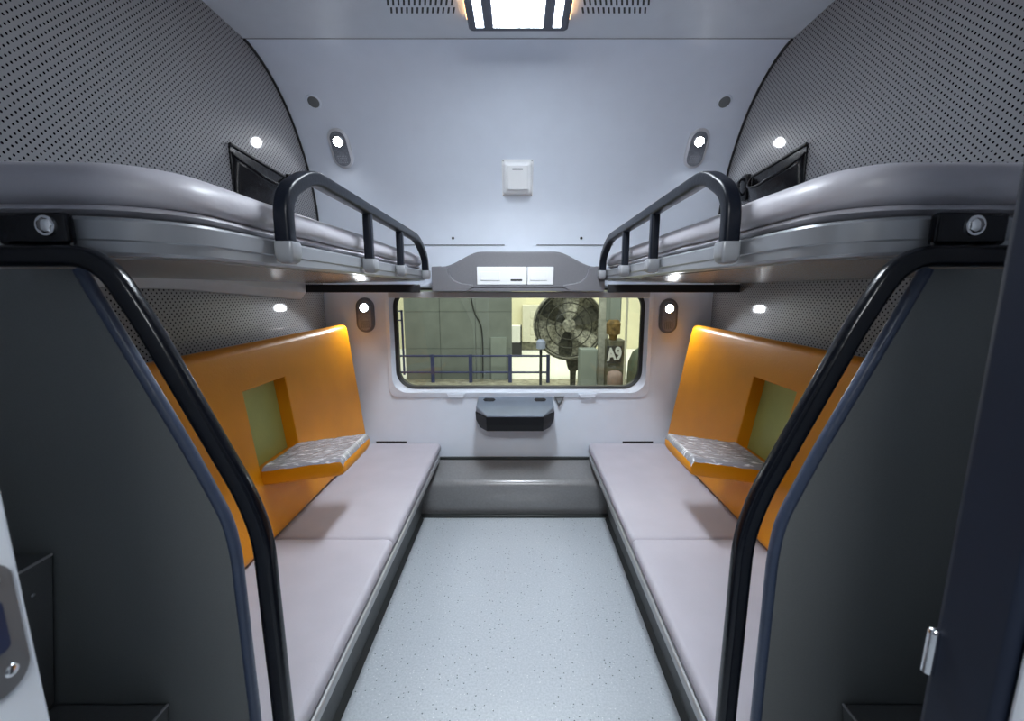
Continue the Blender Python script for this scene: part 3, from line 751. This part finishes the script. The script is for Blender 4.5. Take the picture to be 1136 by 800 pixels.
t = thing('capped_post', 'thin dark post with a pale blue cap beside the railing end', 'post', (.408, 7.6, GZ))
bm = nb(); cyl(bm, (.408, 7.6, GZ), (0, 0, 1), .025, .84); obj('pole', at(t, bm), W['dark'], t)
bm = nb(); L = [[(.408+r_*math.cos(a*PI/8), 7.6+r_*math.sin(a*PI/8), z) for a in range(16)] for z, r_ in ((.19, .05), (.21, .085), (.33, .085), (.37, .045))]; loft(bm, L); obj('cap', at(t, bm), W['paleblue'], t)
t = thing('scaffold_frame', 'dark blue upright frame at the left edge of the window view', 'frame', (-2.5, 9.2, GZ))
for x in (-2.62, -2.52):
    bm = nb(); box(bm, x-.02, x+.02, 9.18, 9.22, GZ, .82); obj('upright', at(t, bm), W['blue'], t)
for z in (.80, .60):
    bm = nb(); box(bm, -2.9, -2.50, 9.18, 9.22, z-.015, z+.015); obj('crossbar', at(t, bm), W['blue'], t)
t = thing('switch_cabinet', 'cream wall cabinet with drawers against the cream workshop wall', 'cabinet', (.45, 13.1, GZ))
bm = nb(); box(bm, .13, .80, 12.95, 13.28, -.33, .80); obj('body', at(t, bm), W['cream'], t, bevel=.01)
bm = nb(); box(bm, .10, .83, 12.98, 13.28, GZ, -.33); setlabel(obj('plinth', at(t, bm), W['machine'], t, bevel=.01), 'dark plinth')
for z in (.50, .25, 0., -.25):
    bm = nb(); box(bm, .36, .74, 12.93, 12.96, z-.10, z+.10); d_ = obj('drawer', at(t, bm), W['cream'], t, bevel=.012)
    bm = nb(); box(bm, .52, .58, 12.91, 12.94, z-.02, z+.02); h_ = obj('knob', bm, W['dark'], d_); h_.location = -t.location
t = thing('white_box', 'white box on a dark stand right of the concrete wall', 'box', (-.05, 12, GZ))
bm = nb(); box(bm, -.32, .06, 11.9, 12.3, -.22, .25); obj('box_body', at(t, bm), W['lightfloor'], t, bevel=.01)
bm = nb(); box(bm, .062, .10, 11.9, 12.3, -.28, .25); obj('side_shade', at(t, bm), W['dark'], t)  # dark slab added for the shadow beside the white box
bm = nb(); box(bm, -.32, .10, 11.9, 12.3, GZ, -.225); obj('stand', at(t, bm), W['dark'], t)
# large round grimy fan
fc = Vector((.945, 8.0, .60))
t = thing('workshop_fan', 'big round grimy fan wheel with hub and cage outside the window', 'fan', (fc.x, 8.0, GZ))
bm = nb(); cyl(bm, fc+Vector((0, -.10, 0)), (0, -1, 0), .13, .08, 28, .11); obj('hub', at(t, bm), W['grime'], t, angle=30)
for k in range(6):
    a0 = k*PI/3+.35; bm = nb(); L = []
    for i in range(8):
        r_ = .10+.50*i/7; w = .10+.20*math.sin(i/7*PI*.75); tw = .55-.3*i/7
        d = Vector((math.cos(a0), 0, math.sin(a0))); tt = Vector((-math.sin(a0), 0, math.cos(a0)))
        e = tt*(w/2*math.cos(tw)); y_ = Vector((0, w/2*math.sin(tw), 0)); p = fc+d*r_+tt*(.05*i/7)
        L.append([p-e-y_, p+e+y_, p+e+y_+Vector((0, .01, 0)), p-e-y_+Vector((0, .01, 0))])
    loft(bm, L); obj('blade', at(t, bm), W['grimelight'] if k % 2 else W['grimed'], t, angle=40)
bm = nb()
for r_ in (.26, .42, .58, .63):
    L = [[fc+Vector(((r_+.010*math.cos(b))*math.cos(a*PI/24), -.16+.010*math.sin(b), (r_+.010*math.cos(b))*math.sin(a*PI/24))) for a in range(48)] for b in (0, PI/2, PI, 3*PI/2)]
    ring_solid(bm, L)
obj('cage', at(t, bm), W['grimed'], t)
bm = nb(); L = [[fc+Vector((r_*math.cos(a*PI/24), y, r_*math.sin(a*PI/24))) for a in range(48)] for r_, y in ((.66, -.12), (.66, .16), (.62, .16), (.62, -.12))]
ring_solid(bm, L); obj('shroud', at(t, bm), W['grime'], t, angle=30)
bm = nb(); cyl(bm, fc+Vector((0, .12, 0)), (0, 1, 0), .62, .02, 48); obj('back_mesh', at(t, bm), W['grimelight'], t, angle=30)
bm = nb(); L = [[(1.06+a, 8.08+b, z) for a, b in section(w, w*.8, .02)] for z, w in ((-.02, .30), (-.25, .20), (-.30, .12), (GZ, .10))]; loft(bm, L); obj('stand', at(t, bm), W['grimed'], t, angle=30)
t = thing('grey_cabinet', 'plain grey green cabinet standing right of the round fan outside', 'cabinet', (1.22, 7.3, GZ))
bm = nb(); box(bm, 1.065, 1.365, 7.20, 7.48, GZ, .245); obj('body', at(t, bm), W['conc2'], t, bevel=.012)
bm = nb(); box(bm, 1.085, 1.345, 7.185, 7.202, GZ+.05, .215); obj('door', at(t, bm), W['conc2'], t, bevel=.006)
t = thing('grey_upright', 'pale grey steel upright between the fan and the lettered sign outside', 'upright', (1.51, 7.5, GZ))
bm = nb(); box(bm, 1.43, 1.58, 7.44, 7.47, GZ, 3.); box(bm, 1.43, 1.58, 7.55, 7.58, GZ, 3.); box(bm, 1.50, 1.52, 7.47, 7.55, GZ, 3.); obj('beam', at(t, bm), W['postgrey'], t, smooth=False)
bm = nb(); box(bm, 1.40, 1.62, 7.40, 7.60, GZ, GZ+.04); obj('base_plate', at(t, bm), W['rust'], t, bevel=.006)
t = thing('olive_machine', 'olive brown machine body carrying the lettered sign outside', 'machine', (1.63, 7.1, GZ))
bm = nb(); box(bm, 1.52, 1.80, 7.05, 7.4, GZ, .42); obj('body', at(t, bm), W['machine'], t, bevel=.02)
bm = nb(); box(bm, 1.52, 1.72, 7.1, 7.4, .72, 2.6); setlabel(obj('upper_casing', at(t, bm), W['conc2'], t, bevel=.02), 'grey upper casing')
bm = nb(); L = [[(1.60+r_*math.cos(a*PI/10), 7.12+r_*math.sin(a*PI/10), z) for a in range(20)] for z, r_ in ((.42, .06), (.50, .07), (.52, .115), (.70, .12), (.76, .08))]; loft(bm, L); setlabel(obj('motor', at(t, bm), W['rust'], t, angle=30), 'rusty brown motor')
t = thing('letter_sign', 'small dark sign reading A9 on the olive machine outside', 'sign', (1.60, 7.0, .18))
bm = nb(); box(bm, 1.485, 1.735, 7.02, 7.045, .04, .325); obj('board', at(t, bm), W['signdark'], t, bevel=.004)
fcu = bpy.data.curves.new('letters', 'FONT'); fcu.body = 'A9'; fcu.size = .29; fcu.align_x = 'CENTER'; fcu.align_y = 'CENTER'; fcu.extrude = .004; fcu.offset = .012
tmp = bpy.data.objects.new('letters_curve', fcu); C.objects.link(tmp); bpy.context.view_layer.update()
me = bpy.data.meshes.new_from_object(tmp.evaluated_get(bpy.context.evaluated_depsgraph_get())); me.name = 'letters'
bpy.data.objects.remove(tmp)
me.materials.clear(); lo = link('letters', me, W['signwhite'], t)
lo.location = Vector((1.61, 7.014, .185))-t.location; lo.rotation_euler = (PI/2, -.12, 0); lo.scale = (.72, 1, 1); lo['label'] = 'white characters A9'
t = thing('pink_tank', 'dusty pink rounded tank below the lettered sign outside', 'tank', (1.60, 6.95, GZ))
bm = nb(); L = [[(1.60+a, 6.88+b*.8, z) for a, b in section(w, w, w*.3)] for z, w in ((-.36, .20), (-.34, .24), (-.16, .25), (-.09, .20), (-.07, .12))]; loft(bm, L); obj('tank_body', at(t, bm), W['pink'], t, angle=50)
bm = nb(); box(bm, 1.50, 1.70, 6.80, 6.96, GZ, -.355); obj('pedestal', at(t, bm), W['rust'], t, bevel=.01)
bm = nb(); cyl(bm, (1.70, 6.66, GZ), (0, 0, 1), .018, 3.2); tag(obj('thin_pole', bm, W['cream']), 'thin cream pole right of the lettered sign outside', 'pole')
t = thing('green_tank', 'dark green rounded tank at the right edge of the window view', 'tank', (1.95, 6.6, GZ))
bm = nb(); L = [[(2.0+r_*math.cos(a*PI/16), 6.6+r_*math.sin(a*PI/16), z) for a in range(32)] for z, r_ in ((GZ, .26), (-.1, .27), (.12, .26), (.28, .20), (.36, .10), (.38, .03))]; loft(bm, L); obj('tank_body', at(t, bm), W['tarp'], t, angle=60)
bm = nb(); cyl(bm, (2.0, 6.6, .37), (0, 0, 1), .05, .07); obj('cap', at(t, bm), W['dark'], t)

def area(name, loc, rot, sx, sy, e, col):
    l = bpy.data.lights.new(name, 'AREA'); l.shape = 'RECTANGLE'; l.size = sx; l.size_y = sy; l.energy = e; l.color = col
    o = bpy.data.objects.new(name, l); C.objects.link(o); o.location = loc; o.rotation_euler = rot; return o
area('workshop_light', (0, 5.0, 5.5), (math.radians(15), 0, 0), 8, 3, 480, (1, .97, .88))
area('workshop_light', (1.5, 11.2, 5.5), (0, 0, 0), 8, 2.5, 520, (1, .97, .86))
area('corridor_light', (0, -.75, 2.15), (math.radians(35), 0, 0), .9, .25, 34, (.93, .97, 1))

w = bpy.data.worlds.new('World'); bpy.context.scene.world = w; w.use_nodes = True
w.node_tree.nodes['Background'].inputs['Color'].default_value = (.75, .85, 1, 1)
w.node_tree.nodes['Background'].inputs['Strength'].default_value = .12

ll = area('ceiling_lamp_light', (0, (ly0+ly1)/2, CEIL-.042), (0, 0, 0),   .18, ly1-ly0-.07, 12.5, (.84, .92, 1.0)); ll.data.spread = math.radians(125)

# ------------------------------------------------------------------ camera
cam = bpy.data.cameras.new('camera'); co = bpy.data.objects.new('camera', cam); C.objects.link(co)
cam.sensor_width = 36; cam.lens = 470/1136*36; cam.shift_x = -7/1136; cam.clip_start = .02
co.location = (0, 0, 1.257); co.rotation_euler = (math.radians(90-9.5), 0, 0)
cam.dof.use_dof = True; cam.dof.focus_distance = 1.6; cam.dof.aperture_fstop = 7
sc = bpy.context.scene; sc.camera = co
sc.view_settings.view_transform = 'Standard'; sc.view_settings.look = 'None'; sc.view_settings.exposure = 0; sc.view_settings.gamma = 1
